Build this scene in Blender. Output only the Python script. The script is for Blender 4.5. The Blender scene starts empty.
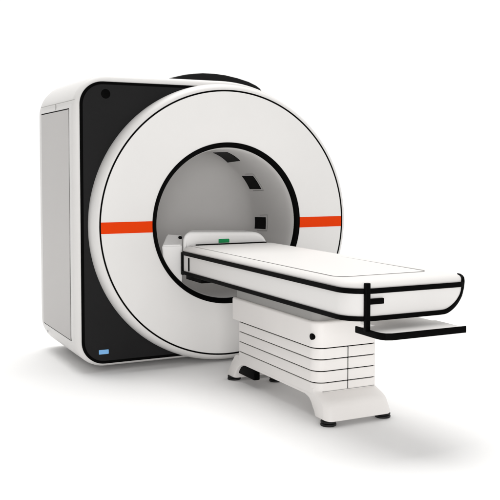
import bpy, bmesh, math
from mathutils import Vector, Matrix
from mathutils.geometry import tessellate_polygon

# ------------------------------------------------------------------ camera, world, lights
S = 0.95            # metres per model unit (unit = radius of the gantry's front cover)
ZG = -1.065         # floor height in model units

def W(p):
    return Vector((p[0]*S, p[1]*S, (p[2]-ZG)*S))

scene = bpy.context.scene
cam_d = bpy.data.cameras.new('camera')
cam = bpy.data.objects.new('camera', cam_d)
scene.collection.objects.link(cam)
scene.camera = cam
R3 = Vector((0.88251125, -0.47028329, 0.00274174))
U3 = Vector((0.02235485, 0.04777191, 0.99860808))
F2 = Vector((0.46975967, 0.88122158, -0.05267236))
M = Matrix((R3, U3, -F2)).transposed().to_4x4()
M.translation = W((-2.80408785, -6.19581563, 0.43048839))
cam.matrix_world = M
cam_d.sensor_width = 36
cam_d.lens = 896.53/500*36
cam_d.shift_x = (250-287.23)/500
cam_d.shift_y = (213.75-250)/500
cam_d.clip_end = 500

scene.view_settings.view_transform = 'Standard'
scene.view_settings.look = 'None'
scene.view_settings.exposure = 0
scene.view_settings.gamma = 1
scene.render.film_transparent = False

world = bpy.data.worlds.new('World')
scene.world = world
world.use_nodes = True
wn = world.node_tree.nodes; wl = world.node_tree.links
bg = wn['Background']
tc = wn.new('ShaderNodeTexCoord')
# white world, brightness shaped by direction for the lighting: dimmer left and behind camera
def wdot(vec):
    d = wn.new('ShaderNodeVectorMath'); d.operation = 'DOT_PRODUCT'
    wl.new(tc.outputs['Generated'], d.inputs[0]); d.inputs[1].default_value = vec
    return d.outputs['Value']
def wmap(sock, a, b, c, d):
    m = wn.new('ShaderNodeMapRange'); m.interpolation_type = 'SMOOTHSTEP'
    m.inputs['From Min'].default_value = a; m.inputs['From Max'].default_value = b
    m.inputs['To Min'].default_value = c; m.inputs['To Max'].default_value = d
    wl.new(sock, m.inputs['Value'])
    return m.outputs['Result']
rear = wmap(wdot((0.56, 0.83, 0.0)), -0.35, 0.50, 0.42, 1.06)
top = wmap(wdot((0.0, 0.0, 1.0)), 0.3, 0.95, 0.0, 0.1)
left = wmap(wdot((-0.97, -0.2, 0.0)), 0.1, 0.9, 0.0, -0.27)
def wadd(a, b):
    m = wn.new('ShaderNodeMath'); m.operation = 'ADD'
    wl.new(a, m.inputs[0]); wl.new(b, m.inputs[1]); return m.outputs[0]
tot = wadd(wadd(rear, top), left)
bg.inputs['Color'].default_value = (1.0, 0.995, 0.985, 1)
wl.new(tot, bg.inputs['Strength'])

def area(name, loc, target, size, power, col=(1, 1, 1)):
    d = bpy.data.lights.new(name, 'AREA'); d.shape = 'SQUARE'; d.size = size
    d.energy = power; d.color = col
    o = bpy.data.objects.new(name, d); scene.collection.objects.link(o)
    o.location = loc
    o.rotation_euler = (Vector(target)-Vector(loc)).to_track_quat('-Z', 'Y').to_euler()
    return o
area('overhead_softbox', (-0.6, 4.6, 20.0), (0, -0.4, 0.0), 16.0, 3300, (1.0, 0.99, 0.975))
area('front_fill', (-3.4, -9.2, 1.7), (0, 0, 1.0), 3.0, 280, (1.0, 0.985, 0.975))  # added fill lamp, out of view, brightens the front faces and bore

# ------------------------------------------------------------------ materials
def mat(name, col, rough=0.4, spec=0.4, coat=0.0, var=0.0, vscale=3.0, grain=0.0, gscale=300, metal=0.0):
    m = bpy.data.materials.new(name); m.use_nodes = True
    nt = m.node_tree; b = nt.nodes['Principled BSDF']
    b.inputs['Base Color'].default_value = (*col, 1)
    b.inputs['Roughness'].default_value = rough
    b.inputs['Specular IOR Level'].default_value = spec
    b.inputs['Coat Weight'].default_value = coat
    b.inputs['Coat Roughness'].default_value = 0.15
    b.inputs['Metallic'].default_value = metal
    t = nt.nodes.new('ShaderNodeTexCoord')
    if var:
        n = nt.nodes.new('ShaderNodeTexNoise'); n.inputs['Scale'].default_value = vscale
        n.inputs['Detail'].default_value = 4
        nt.links.new(t.outputs['Object'], n.inputs['Vector'])
        r = nt.nodes.new('ShaderNodeMapRange')
        r.inputs['From Min'].default_value = 0.3; r.inputs['From Max'].default_value = 0.7
        r.inputs['To Min'].default_value = 1-var; r.inputs['To Max'].default_value = 1
        nt.links.new(n.outputs['Fac'], r.inputs['Value'])
        x = nt.nodes.new('ShaderNodeMix'); x.data_type = 'RGBA'; x.blend_type = 'MULTIPLY'
        x.inputs['Factor'].default_value = 1
        x.inputs['A'].default_value = (*col, 1)
        nt.links.new(r.outputs['Result'], x.inputs['B'])
        nt.links.new(x.outputs['Result'], b.inputs['Base Color'])
        r2 = nt.nodes.new('ShaderNodeMapRange')
        r2.inputs['To Min'].default_value = rough*0.85; r2.inputs['To Max'].default_value = min(1, rough*1.2)
        nt.links.new(n.outputs['Fac'], r2.inputs['Value'])
        nt.links.new(r2.outputs['Result'], b.inputs['Roughness'])
    if grain:
        n = nt.nodes.new('ShaderNodeTexNoise'); n.inputs['Scale'].default_value = gscale
        nt.links.new(t.outputs['Object'], n.inputs['Vector'])
        bp = nt.nodes.new('ShaderNodeBump'); bp.inputs['Strength'].default_value = grain
        bp.inputs['Distance'].default_value = 0.001
        nt.links.new(n.outputs['Fac'], bp.inputs['Height'])
        nt.links.new(bp.outputs['Normal'], b.inputs['Normal'])
    return m

WHITE = mat('white_enamel', (0.76, 0.748, 0.735), 0.42, 0.35, var=0.02, grain=0.05)
FACE = mat('front_cover_white', (0.83, 0.82, 0.807), 0.45, 0.35, var=0.02, grain=0.05)
DOOR = mat('door_grey', (0.565, 0.55, 0.54), 0.5, 0.3, var=0.04, vscale=1.5, grain=0.05)
BASE = mat('warm_white_plastic', (0.845, 0.82, 0.80), 0.45, 0.35, var=0.02, grain=0.05)
CONS = mat('console_white', (0.92, 0.91, 0.90), 0.4, 0.35, var=0.02)
MATT = mat('white_vinyl', (0.755, 0.74, 0.725), 0.5, 0.2, var=0.015, grain=0.1, gscale=500)
CHAR = mat('charcoal_plastic', (0.010, 0.010, 0.0105), 0.5, 0.15, var=0.15, vscale=2, grain=0.15, gscale=600)
BLACK = mat('black_trim', (0.0015, 0.0015, 0.0015), 0.5, 0.03)
RUBBER = mat('black_rubber', (0.012, 0.012, 0.012), 0.6, 0.3, grain=0.2)
ORANGE = mat('orange_stripe', (0.80, 0.050, 0.002), 0.45, 0.06)
LINER = mat('bore_liner_grey', (0.70, 0.69, 0.68), 0.6, 0.2, var=0.03)
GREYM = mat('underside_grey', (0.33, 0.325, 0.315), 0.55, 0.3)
GREEN = mat('green_display', (0.008, 0.30, 0.09), 0.3, 0.2)
BLUE = mat('blue_sticker', (0.22, 0.50, 0.88), 0.4, 0.3)
STEEL = mat('steel', (0.5, 0.5, 0.5), 0.3, 0.5, metal=1.0)
SEAM = mat('seam_thread', (0.2, 0.195, 0.19), 0.7, 0.2)
FLOOR = mat('white_studio_floor', (0.90, 0.90, 0.90), 0.7, 0.1, var=0.004, vscale=0.6)

# ------------------------------------------------------------------ helpers
def link(name, bm, m, parent=None, root=None, smooth=True, angle=35):
    me = bpy.data.meshes.new(name)
    off = root if root is not None else Vector((0, 0, 0))
    for v in bm.verts:
        v.co = W(v.co) - off
    bmesh.ops.recalc_face_normals(bm, faces=bm.faces)
    bm.to_mesh(me); bm.free()
    me.materials.append(m)
    if smooth:
        for p in me.polygons: p.use_smooth = True
        me.set_sharp_from_angle(angle=math.radians(angle))
    o = bpy.data.objects.new(name, me)
    scene.collection.objects.link(o)
    if parent: o.parent = parent
    return o

def thing(name, label, cat, base):
    o = bpy.data.objects.new(name, None); scene.collection.objects.link(o)
    o.location = W(base); o['label'] = label; o['category'] = cat
    return o

def offset(pts, d):
    """inset a CCW polygon by d"""
    n = len(pts); out = []
    for i in range(n):
        a = Vector(pts[i-1]); b = Vector(pts[i]); c = Vector(pts[(i+1) % n])
        e1 = (b-a); e2 = (c-b)
        if e1.length < 1e-9: e1 = e2
        if e2.length < 1e-9: e2 = e1
        e1.normalize(); e2.normalize()
        n1 = Vector((-e1.y, e1.x)); n2 = Vector((-e2.y, e2.x))
        k = n1+n2
        k = k/max(0.3, (1+n1.dot(n2)))
        out.append((b.x+k.x*d, b.y+k.y*d))
    return out

def rrect(x0, x1, y0, y1, r, n=10):
    """CCW rounded rectangle, r = radii (x0y0, x1y0, x1y1, x0y1)"""
    if not isinstance(r, (tuple, list)): r = (r,)*4
    P = []
    for (cx, cy, rr, a0) in ((x0+r[0], y0+r[0], r[0], 180), (x1-r[1], y0+r[1], r[1], 270),
                             (x1-r[2], y1-r[2], r[2], 0), (x0+r[3], y1-r[3], r[3], 90)):
        for k in range(n+1):
            a = math.radians(a0+90*k/n)
            P.append((cx+rr*math.cos(a), cy+rr*math.sin(a)))
    return P

def extrude(pts, a0, a1, f0=0.0, f1=0.0, axis='y', n=6, bm=None, d0=None, d1=None, hole=None):
    """prism of a CCW profile between a0 and a1 with rounded ends of radius f0 / f1 (d = depth of rounding)"""
    bm = bm or bmesh.new()
    d0 = f0 if d0 is None else d0; d1 = f1 if d1 is None else d1
    lv = []
    if f0 > 0:
        for k in range(n+1):
            t = math.pi/2*k/n
            lv.append((a0+d0*(1-math.sin(t)), f0*(1-math.cos(t))))
        lv = lv[::-1]
        lv = [(a0+d0*(1-math.cos(math.pi/2*k/n)), f0*(1-math.sin(math.pi/2*k/n))) for k in range(n+1)]
    else: lv.append((a0, 0))
    if f1 > 0:
        lv += [(a1-d1*(1-math.sin(math.pi/2*k/n)), f1*(1-math.cos(math.pi/2*k/n))) for k in range(n+1)]
    else: lv.append((a1, 0))
    def P3(p, a):
        if axis == 'y': return (p[0], a, p[1])
        if axis == 'z': return (p[0], p[1], a)
        return (a, p[0], p[1])
    loops = []
    for a, ins in lv:
        q = offset(pts, ins) if ins > 1e-7 else pts
        loops.append([bm.verts.new(P3(p, a)) for p in q])
    N = len(pts)
    for A, B in zip(loops, loops[1:]):
        for i in range(N):
            bm.faces.new((A[i], A[(i+1) % N], B[(i+1) % N], B[i]))
    if hole:
        # both ends open onto a round hole about the bore axis
        hl = []
        for lp, pts_ in ((loops[0], a0), (loops[-1], a1)):
            c = []
            for v in lp:
                an = math.atan2(v.co.z, v.co.x); c.append(bm.verts.new((hole*math.cos(an), v.co.y, hole*math.sin(an))))
            hl.append(c)
        for lp, c in ((loops[0], hl[0]), (loops[-1], hl[1])):
            for i in range(N): bm.faces.new((lp[i], lp[(i+1) % N], c[(i+1) % N], c[i]))
        for i in range(N): bm.faces.new((hl[0][i], hl[0][(i+1) % N], hl[1][(i+1) % N], hl[1][i]))
        return bm
    for lp in (loops[0], loops[-1]):
        for t in tessellate_polygon([[v.co for v in lp]]):
            try: bm.faces.new([lp[k] for k in t])
            except ValueError: pass
    return bm

def lathe(prof, n=160, close=False, bm=None):
    """revolve (R, y) profile around the bore axis"""
    bm = bm or bmesh.new(); rows = []
    for R, y in prof:
        if R < 1e-6: rows.append([bm.verts.new((0, y, 0))])
        else: rows.append([bm.verts.new((R*math.cos(2*math.pi*k/n), y, R*math.sin(2*math.pi*k/n))) for k in range(n)])
    if close: rows.append(rows[0])
    for A, B in zip(rows, rows[1:]):
        for k in range(n):
            j = (k+1) % n
            if len(B) == 1: bm.faces.new((A[k], A[j], B[0]))
            else: bm.faces.new((A[k], A[j], B[j], B[k]))
    return bm

def sweep(path, norms, hh, ht, closed=False, n=10, bm=None, taper=None, p=4):
    """superellipse section swept along path; ht along the normal, hh across it"""
    bm = bm or bmesh.new(); rings = []
    L = len(path)
    for i in range(L):
        a = Vector(path[i-1] if (i > 0 or closed) else path[i]); b = Vector(path[(i+1) % L] if (i < L-1 or closed) else path[i])
        t = (b-a).normalized(); nn = Vector(norms[i]); nn = (nn-t*nn.dot(t)).normalized(); bb = t.cross(nn)
        s = taper(i/(L-1)) if taper else 1
        ring = []
        for k in range(n*2):
            an = math.pi*k/n; c, sn = math.cos(an), math.sin(an)
            c2 = math.copysign(abs(c)**(2/p), c); s2 = math.copysign(abs(sn)**(2/p), sn)
            ring.append(bm.verts.new(Vector(path[i]) + bb*hh*s*c2 + nn*ht*s2*max(s, .5)))
        rings.append(ring)
    m = n*2
    rr = list(zip(rings, rings[1:])) + ([(rings[-1], rings[0])] if closed else [])
    for A, B in rr:
        for k in range(m): bm.faces.new((A[k], A[(k+1) % m], B[(k+1) % m], B[k]))
    if not closed:
        bm.faces.new(rings[0][::-1]); bm.faces.new(rings[-1])
    return bm

def cyl(c, r, a0, a1, axis='z', n=40, f=0.0, bm=None):
    pts = [(c[0]+r*math.cos(2*math.pi*k/n), c[1]+r*math.sin(2*math.pi*k/n)) for k in range(n)]
    return extrude(pts, a0, a1, f, f, axis, 3, bm)

# ------------------------------------------------------------------ floor
bm = bmesh.new()
for k in range(96):
    a = 2*math.pi*k/96; bm.verts.new((12.5*math.cos(a), 12.5*math.sin(a), ZG))
bm.faces.new(bm.verts)
fl = link('floor', bm, FLOOR, smooth=False); fl['kind'] = 'structure'

# ------------------------------------------------------------------ gantry
gb = (0, 0.6, ZG)
G = thing('scanner_gantry', 'large white ring-shaped scanner gantry with an orange stripe and black corner panel', 'medical scanner', gb)
GR = W(gb)
def g(name, bm, m, parent=None, **k):
    return link(name, bm, m, parent or G, GR, **k)

# housing: square left side, round right side
prof = []
ZT, ZB, XL = 1.085, -1.029, -1.155
def corner(cx, cz, r, a0, a1, n=14):
    return [(cx+r*math.cos(math.radians(a0+(a1-a0)*k/n)), cz+r*math.sin(math.radians(a0+(a1-a0)*k/n))) for k in range(n+1)]
prof += corner(XL+0.23, ZB+0.23, 0.23, 180, 270)
prof += corner(0.0, 0.028, 1.057, 270, 450, 72)
prof += corner(XL+0.26, ZT-0.26, 0.26, 90, 180)
dens = []
for i in range(len(prof)):
    a = Vector(prof[i-1]); b = Vector(prof[i])
    k = max(1, int((b-a).length/0.08))
    dens += [tuple(a.lerp(b, j/k)) for j in range(1, k+1)]
prof = [p for i, p in enumerate(dens) if (Vector(p)-Vector(dens[i-1])).length > 1e-6]
g('housing', extrude(prof, 0.118, 1.25, 0.055, 0.09, 'y', 8, d1=0.12, hole=0.60), WHITE)
# recessed foot plinth
pl = g('plinth', extrude(rrect(-0.88, 0.35, 0.50, 1.05, 0.06), ZG+0.002, -1.02, 0, 0, 'z'), RUBBER)
# black corner panel: outline band and charcoal plate
def panel(ins, y0, y1, xr=-0.12, Ri=1.02):
    L = [(xr, -1.003+ins)]
    L += [(xr+(-1.106+0.17-xr)*q/12, -1.003+ins) for q in range(1, 12)]
    L += corner(-1.106+0.17, -1.003+0.17, 0.17-ins, 270, 180)
    L += [(-1.106+ins, -1.003+0.17+(1.034+1.003-0.34)*q/20) for q in range(1, 20)]
    L += corner(-1.106+0.17, 1.034-0.17, 0.17-ins, 180, 90)
    L += [(xr+(-1.106+0.17-xr)*(12-q)/12, 1.034-ins) for q in range(1, 13)]
    bm = bmesh.new(); rows = []
    for (x, z) in L:
        an = math.atan2(z, x); r = min(Ri, math.hypot(x, z)-0.004)
        rows.append([bm.verts.new(p) for p in ((x, y0, z), (x, y1, z), (r*math.cos(an), y1, r*math.sin(an)), (r*math.cos(an), y0, r*math.sin(an)))])
    for A, B in zip(rows, rows[1:]):
        for q in range(4): bm.faces.new((A[q], A[(q+1) % 4], B[(q+1) % 4], B[q]))
    bm.faces.new(rows[0]); bm.faces.new(rows[-1][::-1])
    return bm
g('panel_trim', panel(0.0, 0.112, 0.13), BLACK)
cp = g('corner_panel', panel(0.021, 0.109, 0.12), CHAR)
g('microphone', cyl((-0.918, 0.946), 0.034, 0.1065, 0.12, 'y', 40, 0.002), BLACK, cp)
st = g('sticker', extrude(rrect(-0.983, -0.911, -0.932, -0.900, 0.004, 3), 0.1075, 0.112, 0, 0, 'y'), BLUE, cp, smooth=False)

# drum: rim, front cover, black line, black bore ring
rim = [(0.95, 0.012)]
rim += [(1.003+0.052*math.sin(t), 0.105*(1-math.cos(t))+0.001) for t in [math.pi/2*k/12 for k in range(13)]]
rim += [(1.055, 0.5), (0.95, 0.5)]
g('drum_rim', lathe(rim, 200, True), WHITE)
g('cover_line', lathe([(0.993, 0.012), (0.993, -0.0006), (1.0045, -0.0006), (1.0045, 0.012)], 200, True), BLACK)
g('front_cover', lathe([(0.60, 0.05), (0.606, 0.001), (0.609, 0.0), (0.992, 0.0), (0.9925, 0.05)], 200), FACE)
g('bore_ring', lathe([(0.611, 0.01), (0.611, -0.002), (0.606, -0.004), (0.596, -0.002), (0.577, 0.014), (0.573, 0.020), (0.572, 0.028), (0.60, 0.05)], 200, True), BLACK)
# orange stripe, two halves
for sg in (-1, 1):
    bm = bmesh.new(); zc = -0.010; h = 0.041; cols = []
    for k in range(9):
        z = zc-h+2*h*k/8
        xa = math.sqrt(0.6115**2-z*z)*sg; xb = math.sqrt(0.9925**2-z*z)*sg
        cols.append([(xa, z), (xb, z)])
    fr = [[bm.verts.new((x, -0.0016, z)) for x, z in c] for c in cols]
    bk = [[bm.verts.new((x, 0.004, z)) for x, z in c] for c in cols]
    for k in range(8):
        bm.faces.new((fr[k][0], fr[k][1], fr[k+1][1], fr[k+1][0]))
        bm.faces.new((fr[k][0], fr[k+1][0], bk[k+1][0], bk[k][0]))
        bm.faces.new((fr[k][1], bk[k][1], bk[k+1][1], fr[k+1][1]))
    bm.faces.new((fr[0][0], bk[0][0], bk[0][1], fr[0][1])); bm.faces.new((fr[8][0], fr[8][1], bk[8][1], bk[8][0]))
    g('orange_stripe', bm, ORANGE, smooth=False)
# bore liner (closed at the rear by the far funnel)
ln = [(0.5725, 0.026), (0.567, 0.045), (0.562, 0.08), (0.560, 0.12), (0.560, 0.72)]
ln += [(0.560*math.cos(t), 0.72+0.40*math.sin(t)) for t in [math.pi/2*k/16 for k in range(1, 16)]] + [(0, 1.12)]
LN = g('bore_liner', lathe(ln, 160), LINER)
# windows in the bore wall: (y, angle) corners
def bore_patch(name, cs, R, thick, m, parent, n=8):
    bm = bmesh.new(); V = []
    for lay in (R, R+thick):
        rows = []
        for i in range(n+1):
            u = i/n; row = []
            for j in range(n+1):
                v = j/n
                y = (cs[0][0]*(1-u)+cs[1][0]*u)*(1-v)+(cs[3][0]*(1-u)+cs[2][0]*u)*v
                a = math.radians((cs[0][1]*(1-u)+cs[1][1]*u)*(1-v)+(cs[3][1]*(1-u)+cs[2][1]*u)*v)
                row.append(bm.verts.new((lay*math.cos(a), y, lay*math.sin(a))))
            rows.append(row)
        V.append(rows)
    for lay in (0, 1):
        for i in range(n):
            for j in range(n):
                r = V[lay]; bm.faces.new((r[i][j], r[i+1][j], r[i+1][j+1], r[i][j+1]))
    A, B = V
    for i in range(n):
        for (p, q) in (((i, 0), (i+1, 0)), ((i, n), (i+1, n)), ((0, i), (0, i+1)), ((n, i), (n, i+1))):
            bm.faces.new((A[p[0]][p[1]], A[q[0]][q[1]], B[q[0]][q[1]], B[p[0]][p[1]]))
    return g(name, bm, m, parent)
wins = [[(0.62, 76.1), (0.335, 76.3), (0.43, 58.5), (0.72, 56.0)],
        [(0.70, 38.6), (0.484, 39.0), (0.469, 25.8), (0.69, 25.2)],
        [(0.70, -0.3), (0.496, 0.6), (0.484, -9.6), (0.685, -10.4)]]
for i, c in enumerate(wins):
    w = bore_patch('sensor_window', c, 0.5565, 0.006, BLACK, G)
    if i:
        y0 = c[1][0]-0.035; y1 = c[2][0]-0.035
        fb = sweep([((0.5585)*math.cos(math.radians(a)), y, 0.5585*math.sin(math.radians(a))) for y, a in
                    ((c[0][0]-0.1, c[0][1]+2.2), (y0, c[1][1]+2.2), ((y0+y1)/2, (c[1][1]+c[2][1])/2), (y1, c[2][1]-1.2), (c[3][0]-0.05, c[3][1]-1.5))],
                   [(-1, 0.02, 0)]*5, 0.0022, 0.0022, n=4)
        g('window_frame', fb, GREYM, w)

# dark dome cap on top of the housing
cap = [(-0.34, 1.02), (0.535, 1.02), (0.53, 1.05), (0.51, 1.075), (0.475, 1.098), (0.405, 1.126), (0.306, 1.151), (0.20, 1.169), (0.10, 1.177), (0.0, 1.176), (-0.08, 1.168), (-0.156, 1.156), (-0.23, 1.137), (-0.30, 1.114), (-0.34, 1.09)]
g('top_cap', extrude(cap, 0.50, 0.66, 0.012, 0.03, 'y', 4), CHAR)

# side door and joints on the left side of the housing
xs = XL
dp = rrect(0.2176, 1.072, -0.836, 0.842, 0.006, 3)    # (y, z)
fr = g('door_gap', extrude(dp, xs-0.0006, xs+0.01, 0, 0, 'x'), BLACK, smooth=False)
g('side_door', extrude(offset(dp, 0.0065), xs-0.004, xs+0.012, 0.0025, 0, 'x', 2), DOOR)
bmj = bmesh.new()
extrude(rrect(0.07, 1.082, 0.8925, 0.8955, 0.0005, 2), xs-0.0005, xs+0.003, 0, 0, 'x', bm=bmj)
extrude(rrect(0.608, 0.612, 0.848, 0.892, 0.0005, 2), xs-0.0007, xs+0.003, 0, 0, 'x', bm=bmj)
g('panel_joint', bmj, GREYM, smooth=False)
for (y, z) in ((0.95, -0.885),):
    g('screw', cyl((y, z), 0.010, xs-0.003, xs+0.004, 'x', 16, 0.001) if z > -0.9 else cyl((y, z), 0.006, xs+0.0, xs+0.02, 'x', 12), STEEL)

# table bridge at the far end inside the bore: low ledge on the left, raised rounded console
def wedge(lo, hi, fillet=0.0):
    """8 corners box: lo/hi lists of 4 (x,y,z)"""
    bm = bmesh.new()
    a = [bm.verts.new(p) for p in lo]; b = [bm.verts.new(p) for p in hi]
    bm.faces.new(a[::-1]); bm.faces.new(b)
    for i in range(4): bm.faces.new((a[i], a[(i+1) % 4], b[(i+1) % 4], b[i]))
    if fillet: bmesh.ops.bevel(bm, geom=list(bm.edges), offset=fillet, segments=4, affect='EDGES')
    return bm
bm = wedge([(-0.50, 0.045, -0.44), (-0.366, 0.045, -0.44), (-0.31, 0.22, -0.44), (-0.43, 0.22, -0.44)],
           [(-0.523, 0.045, -0.156), (-0.366, 0.045, -0.156), (-0.300, 0.21, -0.094), (-0.420, 0.21, -0.082)], 0.009)
br = g('table_bridge', bm, CONS)
bm = extrude(rrect(-0.365, 0.345, -0.36, -0.060, (0.02, 0.03, 0.115, 0.065), 14), 0.03, 0.30, 0.03, 0.05, 'y', 8)
for v in bm.verts:
    if v.co.x < -0.2: v.co.x += (v.co.y-0.03)*0.5
for v in bm.verts:                      # the top falls gently towards the right
    if v.co.z > -0.2: v.co.z -= 0.020*max(0, v.co.x+0.25)/0.55
g('console', bm, CONS, br)
g('display', extrude(rrect(-0.075, 0.014, -0.150, -0.120, 0.004, 3), 0.0265, 0.04, 0.0015, 0, 'y', 2), GREEN, br)
g('black_joint', extrude(rrect(-0.262, 0.318, -0.166, -0.1535, 0.003, 2), 0.002, 0.05, 0, 0, 'y'), BLACK, br)
g('knob', cyl((-0.378, -0.100), 0.012, 0.035, 0.06, 'y', 16, 0.003), BLACK, br)

# ------------------------------------------------------------------ patient table
tb = (0, -1.15, ZG)
T = thing('patient_table', 'white patient table with black edge strips on a ribbed pedestal, running into the ring', 'patient table', tb)
TR = W(tb)
def t_(name, bm, m, parent=None, **k):
    return link(name, bm, m, parent or T, TR, **k)

TLX, TRX, TN, TF = -0.381, 0.381, -2.344, 0.0
def plan(ins=0.0, xr=TRX, rn=0.15, rnr=0.095, n=16):
    return rrect(TLX+ins, xr-ins, TN+ins, TF-ins, (rn-ins if rn > ins else .01, rnr-min(ins, rnr-.01), 0.02, 0.02), n)
def plan_n(P):
    N = []
    for i in range(len(P)):
        a = Vector(P[i-1]); b = Vector(P[(i+1) % len(P)]); d = (b-a).normalized()
        N.append((d.y, -d.x, 0))
    return N
# lower shell: right hand side tucks under in a curve
def shx(u): return TRX-0.006-0.10*(u**2.8)
lev = []
for k in range(13):
    u = k/12; z = -0.200-(0.160)*u
    ins = 0.004
    if z < -0.340: ins += 0.02*(1-math.sqrt(max(0, 1-((-0.340-z)/0.020)**2)))
    xr = shx(u)
    lev.append((z, plan(ins, xr, 0.15, 0.07)))
bm = bmesh.new(); loops = [[bm.verts.new((p[0], p[1], z)) for p in P] for z, P in lev]
N = len(loops[0])
for A, B in zip(loops, loops[1:]):
    for i in range(N): bm.faces.new((A[i], A[(i+1) % N], B[(i+1) % N], B[i]))
bm.faces.new(loops[0]); bm.faces.new(loops[-1][::-1])
t_('tabletop_shell', bm, WHITE)
# upper edge strip
P = plan(0.0, TRX, 0.15, 0.07)
t_('edge_strip', sweep([(x, y, -0.211) for x, y in P], plan_n(P), 0.0142, 0.005, True), BLACK)
# lower edge strip: along the left side, round the foot end and up the right corner
P = plan(0.0, TRX, 0.15, 0.07)
nr = 17
left = [(TLX, TF-0.01-(abs(TN)-0.165)*k/24) for k in range(25)]
cn = [(TLX+0.15-0.15*math.cos(a), TN+0.15-0.15*math.sin(a)) for a in [math.pi/2*k/12 for k in range(1, 13)]]
path = [(x, y, -0.3545) for x, y in left+cn]; nm = [(-1, 0, 0)]*25 + [(-math.cos(a), -math.sin(a), 0) for a in [math.pi/2*k/12 for k in range(1, 13)]]
for x in (-0.15, -0.08, -0.02, 0.04, 0.10, 0.13, 0.155, 0.175, 0.19, 0.20): path.append((x, TN, -0.3545)); nm.append((0, -1, 0))
tail = []; nt_ = []
for k in range(25):
    u = 0.966*(1-(k/24)**1.75)
    psi = math.radians(-90+50*(k/24)**0.75)
    xr = shx(u); cx = xr-0.07; cy = TN+0.07
    n_ = (math.cos(psi), math.sin(psi), 0)
    tail.append((cx+0.07*n_[0], cy+0.07*n_[1], -0.200-0.16*u)); nt_.append(n_)
cx = TRX-0.085; cy = TN+0.085
for (r, z, ps, nz) in ((0.085, -0.189, -35, .2), (0.083, -0.178, -28, .5), (0.077, -0.168, -18, .8), (0.066, -0.162, -8, 1.2)):
    a = math.radians(ps); tail.append((cx+r*math.cos(a), cy+r*math.sin(a), z)); nt_.append((math.cos(a), math.sin(a), nz))
path += tail; nm += nt_
for _ in range(10):
    q = list(path)
    for i in range(len(path)-32, len(path)-12):
        q[i] = tuple((Vector(path[i-1])+Vector(path[i])*2+Vector(path[i+1]))/4)
    path = q
t_('lower_strip', sweep(path, nm, 0.0130, 0.0065, taper=lambda u: 1.0 if u < 0.88 else (1.0+0.8*(u-0.88)/0.08 if u < 0.96 else 1.8-1.4*(u-0.96)/0.04)), BLACK)
# black cap and latch on the far end of the left side
t_('end_post', extrude(rrect(-0.387, -0.36, -0.020, 0.012, 0.004, 3), -0.372, -0.205, 0.002, 0.002, 'z', 2), BLACK)
t_('latch', extrude(rrect(-0.136, -0.118, -0.335, -0.236, 0.008, 6), -0.3835, -0.37, 0.002, 0, 'x', 2), BLACK)
t_('end_bracket', extrude(rrect(-0.355, 0.0, -0.30, -0.005, 0.01, 3), -0.405, -0.35, 0.004, 0, 'z', 2), BLACK)

# mattress
PM = plan(0.008, TRX, 0.15, 0.095)
bm = bmesh.new(); loops = []
for (z, ins) in [(-0.205, 0.004), (-0.197, 0.0)]+[(-0.190+0.034*math.sin(a), 0.055*(1-math.cos(a))) for a in [math.pi/2*k/10 for k in range(11)]]+[(-0.1535, 0.10), (-0.152, 0.16)]:
    q = plan(0.006+ins, TRX, 0.15, 0.08)
    loops.append([bm.verts.new((p[0], p[1], z)) for p in q])
N = len(loops[0])
for A, B in zip(loops, loops[1:]):
    for i in range(N): bm.faces.new((A[i], A[(i+1) % N], B[(i+1) % N], B[i]))
bm.faces.new(loops[0][::-1]); bm.faces.new(loops[-1])
mt = t_('mattress', bm, MATT, angle=60)
sp = rrect(-0.335, 0.235, -2.175, -0.03, (0.10, 0.06, 0.01, 0.01), 10)
bm = bmesh.new()
def topz(x, y):
    d = min(x-TLX, TRX-x, y-TN, 0-y)-0.006
    if d < 0.055: return -0.190+0.034*math.sqrt(max(0, 1-((0.055-d)/0.055)**2))
    if d < 0.10: return -0.156+0.0025*(d-0.055)/0.045
    return -0.1535+0.0015*min(1, (d-.1)/.06)
sweep([(x, y, topz(x, y)+0.0012) for x, y in sp], [(0, 0, 1)]*len(sp), 0.0022, 0.0014, True, 4, bm)
t_('seam', bm, SEAM, mt)

# end handle post and tray
hb = bmesh.new()
extrude(rrect(-0.299, -0.270, TN-0.014, TN+0.010, 0.004, 3), -0.418, -0.167, 0.003, 0.003, 'z', 2, hb)
t_('handle_post', hb, BLACK)
t_('tray_support', extrude(rrect(-0.15, 0.225, -2.26, -2.07, 0.01, 3), -0.4335, -0.4185, 0.003, 0.003, 'z', 2), WHITE)
t_('handle_lever', extrude(rrect(-0.272, -0.186, TN-0.013, TN+0.004, 0.003, 3), -0.279, -0.249, 0.003, 0.003, 'z', 2), BLACK)
tr = t_('tray', extrude(rrect(-0.272, 0.240, -2.486, -2.235, (0.05, 0.02, 0.01, 0.01), 6), -0.436, -0.416, 0.003, 0.003, 'z', 2), WHITE)
pth = [(-0.274, -2.225, -0.427), (-0.274, -2.32, -0.427), (-0.274, -2.41, -0.427), (-0.27, -2.447, -0.427), (-0.255, -2.475, -0.427), (-0.225, -2.488, -0.427), (-0.1, -2.489, -0.427), (0.08, -2.489, -0.427), (0.243, -2.489, -0.427)]
nn = [(-1, 0, 0)]*3+[(-1, -.3, 0), (-.7, -.7, 0), (-.3, -1, 0)]+[(0, -1, 0)]*3
t_('tray_edge', sweep(pth, nn, 0.0180, 0.006), BLACK, tr)


# carriage between tabletop and pedestal; grey stands in for shade under the table
t_('carriage', extrude(rrect(-0.20, 0.20, -1.66, -0.53, 0.05, 6), -0.50, -0.35, 0, 0, 'z'), GREYM)
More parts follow.
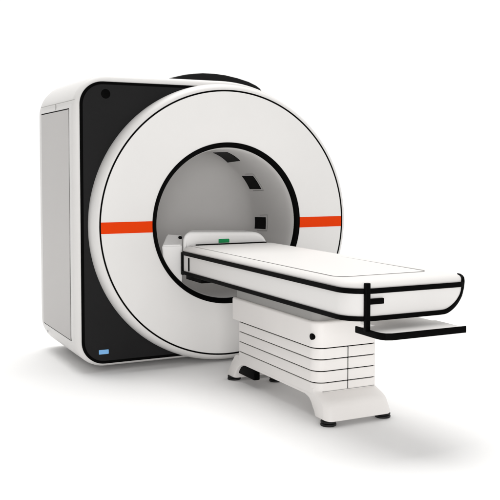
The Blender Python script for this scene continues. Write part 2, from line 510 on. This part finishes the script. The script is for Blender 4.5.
# pedestal: upper block
bm = extrude(rrect(-0.218, 0.218, -1.705, -0.515, (0.075, 0.05, 0.03, 0.03), 10), -0.6325, -0.480, 0.004, 0.014, 'z', 5)
PD = t_('pedestal', bm, BASE)
t_('button', cyl((-1.655, -0.568), 0.019, -0.2235, -0.20, 'x', 28, 0.003), BLACK, PD)
for z1, z0 in ((-0.6385, -0.6995), (-0.7055, -0.7685), (-0.7745, -0.8375)):
    t_('pedestal_panel', extrude(rrect(-0.218, 0.218, -1.705, -0.622, (0.075, 0.05, 0.03, 0.03), 10), z0, z1, 0.0025, 0.0025, 'z', 2), BASE)
t_('pedestal_core', extrude(rrect(-0.211, 0.211, -1.698, -0.629, (0.068, 0.045, 0.03, 0.03), 10), -0.86, -0.62, 0, 0, 'z'), BLACK)
t_('front_seam', extrude(rrect(-0.001, 0.0045, -1.7062, -1.69, 0.0005, 2), -0.889, -0.636, 0, 0, 'z'), BLACK, smooth=False)
# foot: arched skirt with front and rear feet  (y, z) profile
def arc(cx, cz, rx, rz, a0, a1, n=8):
    return [(cx+rx*math.cos(math.radians(a0+(a1-a0)*k/n)), cz+rz*math.sin(math.radians(a0+(a1-a0)*k/n))) for k in range(n+1)]
fp = [(-0.605, -0.868), (-1.690, -0.868), (-1.692, -0.885)]
fp += [(-1.702, -0.894), (-1.720, -0.901), (-1.780, -0.921), (-1.800, -0.930), (-1.815, -0.942), (-1.826, -0.958), (-1.836, -0.985), (-1.845, -1.01), (-1.850, -1.031)]
fp += [(-1.742, -1.031), (-1.722, -1.003), (-1.700, -0.985), (-1.670, -0.962), (-1.63, -0.943), (-1.57, -0.931)]
fp += [(-0.72, -0.931), (-0.675, -0.940), (-0.640, -0.957), (-0.612, -0.985), (-0.592, -1.020), (-0.580, -1.041), (-0.462, -1.043), (-0.470, -1.02), (-0.487, -0.98), (-0.520, -0.93), (-0.565, -0.88)]
def ccw(p):
    a = sum(p[i-1][0]*p[i][1]-p[i][0]*p[i-1][1] for i in range(len(p)))
    return p if a > 0 else p[::-1]
bm = extrude(ccw(fp), -0.232, 0.236, 0.010, 0.010, 'x', 8, d0=0.045, d1=0.045)
for v in bm.verts:
    e = max(0.0, abs(v.co.x)-0.18)
    if v.co.y < -1.6: v.co.y += 0.030*(e/0.055)**2*min(1, (-1.6-v.co.y)/0.1)
    k = min(1, max(0, (v.co.z+1.05)/0.15))      # narrower towards the pedestal
    v.co.x *= 1-0.072*k*k*(3-2*k)
SK = t_('foot_skirt', bm, BASE, angle=40)
t_('pedestal_panel', extrude(rrect(-0.218, 0.218, -1.705, -0.622, (0.075, 0.05, 0.03, 0.03), 10), -0.905, -0.8435, 0.0, 0.0025, 'z', 2), BASE)
t_('skirt_joint', extrude(rrect(-0.17, 0.19, -1.7068, -1.69, 0.0005, 2), -0.8925, -0.8895, 0, 0, 'z'), GREYM, SK, smooth=False)
t_('chassis', extrude(rrect(-0.200, -0.155, -0.845, -0.578, 0.008, 3), -1.005, -0.92, 0.004, 0, 'z', 2), BLACK)
# levelling feet
def pad():
    bm = bmesh.new()
    cyl((0, 0), 0.032, -0.018, 0.002, 'z', 32, 0.0, bm)
    cyl((0, 0), 0.046, -0.016, -0.006, 'z', 32, 0.003, bm)
    cyl((0, 0), 0.047, -0.0343, -0.021, 'z', 32, 0.004, bm)
    for v in bm.verts: v.co.z += -1.0305
    return bm
base_pad = None
for (x, y) in ((-0.182, -1.79), (0.196, -1.79), (-0.195, -0.515), (0.04, -0.70)):
    if base_pad is None:
        base_pad = t_('levelling_foot', pad(), RUBBER)
        o = base_pad; o.location = (x*S, y*S-0.0, 0)
    else:
        o = base_pad.copy(); scene.collection.objects.link(o); o.parent = T
        o.location = (x*S, y*S, 0)
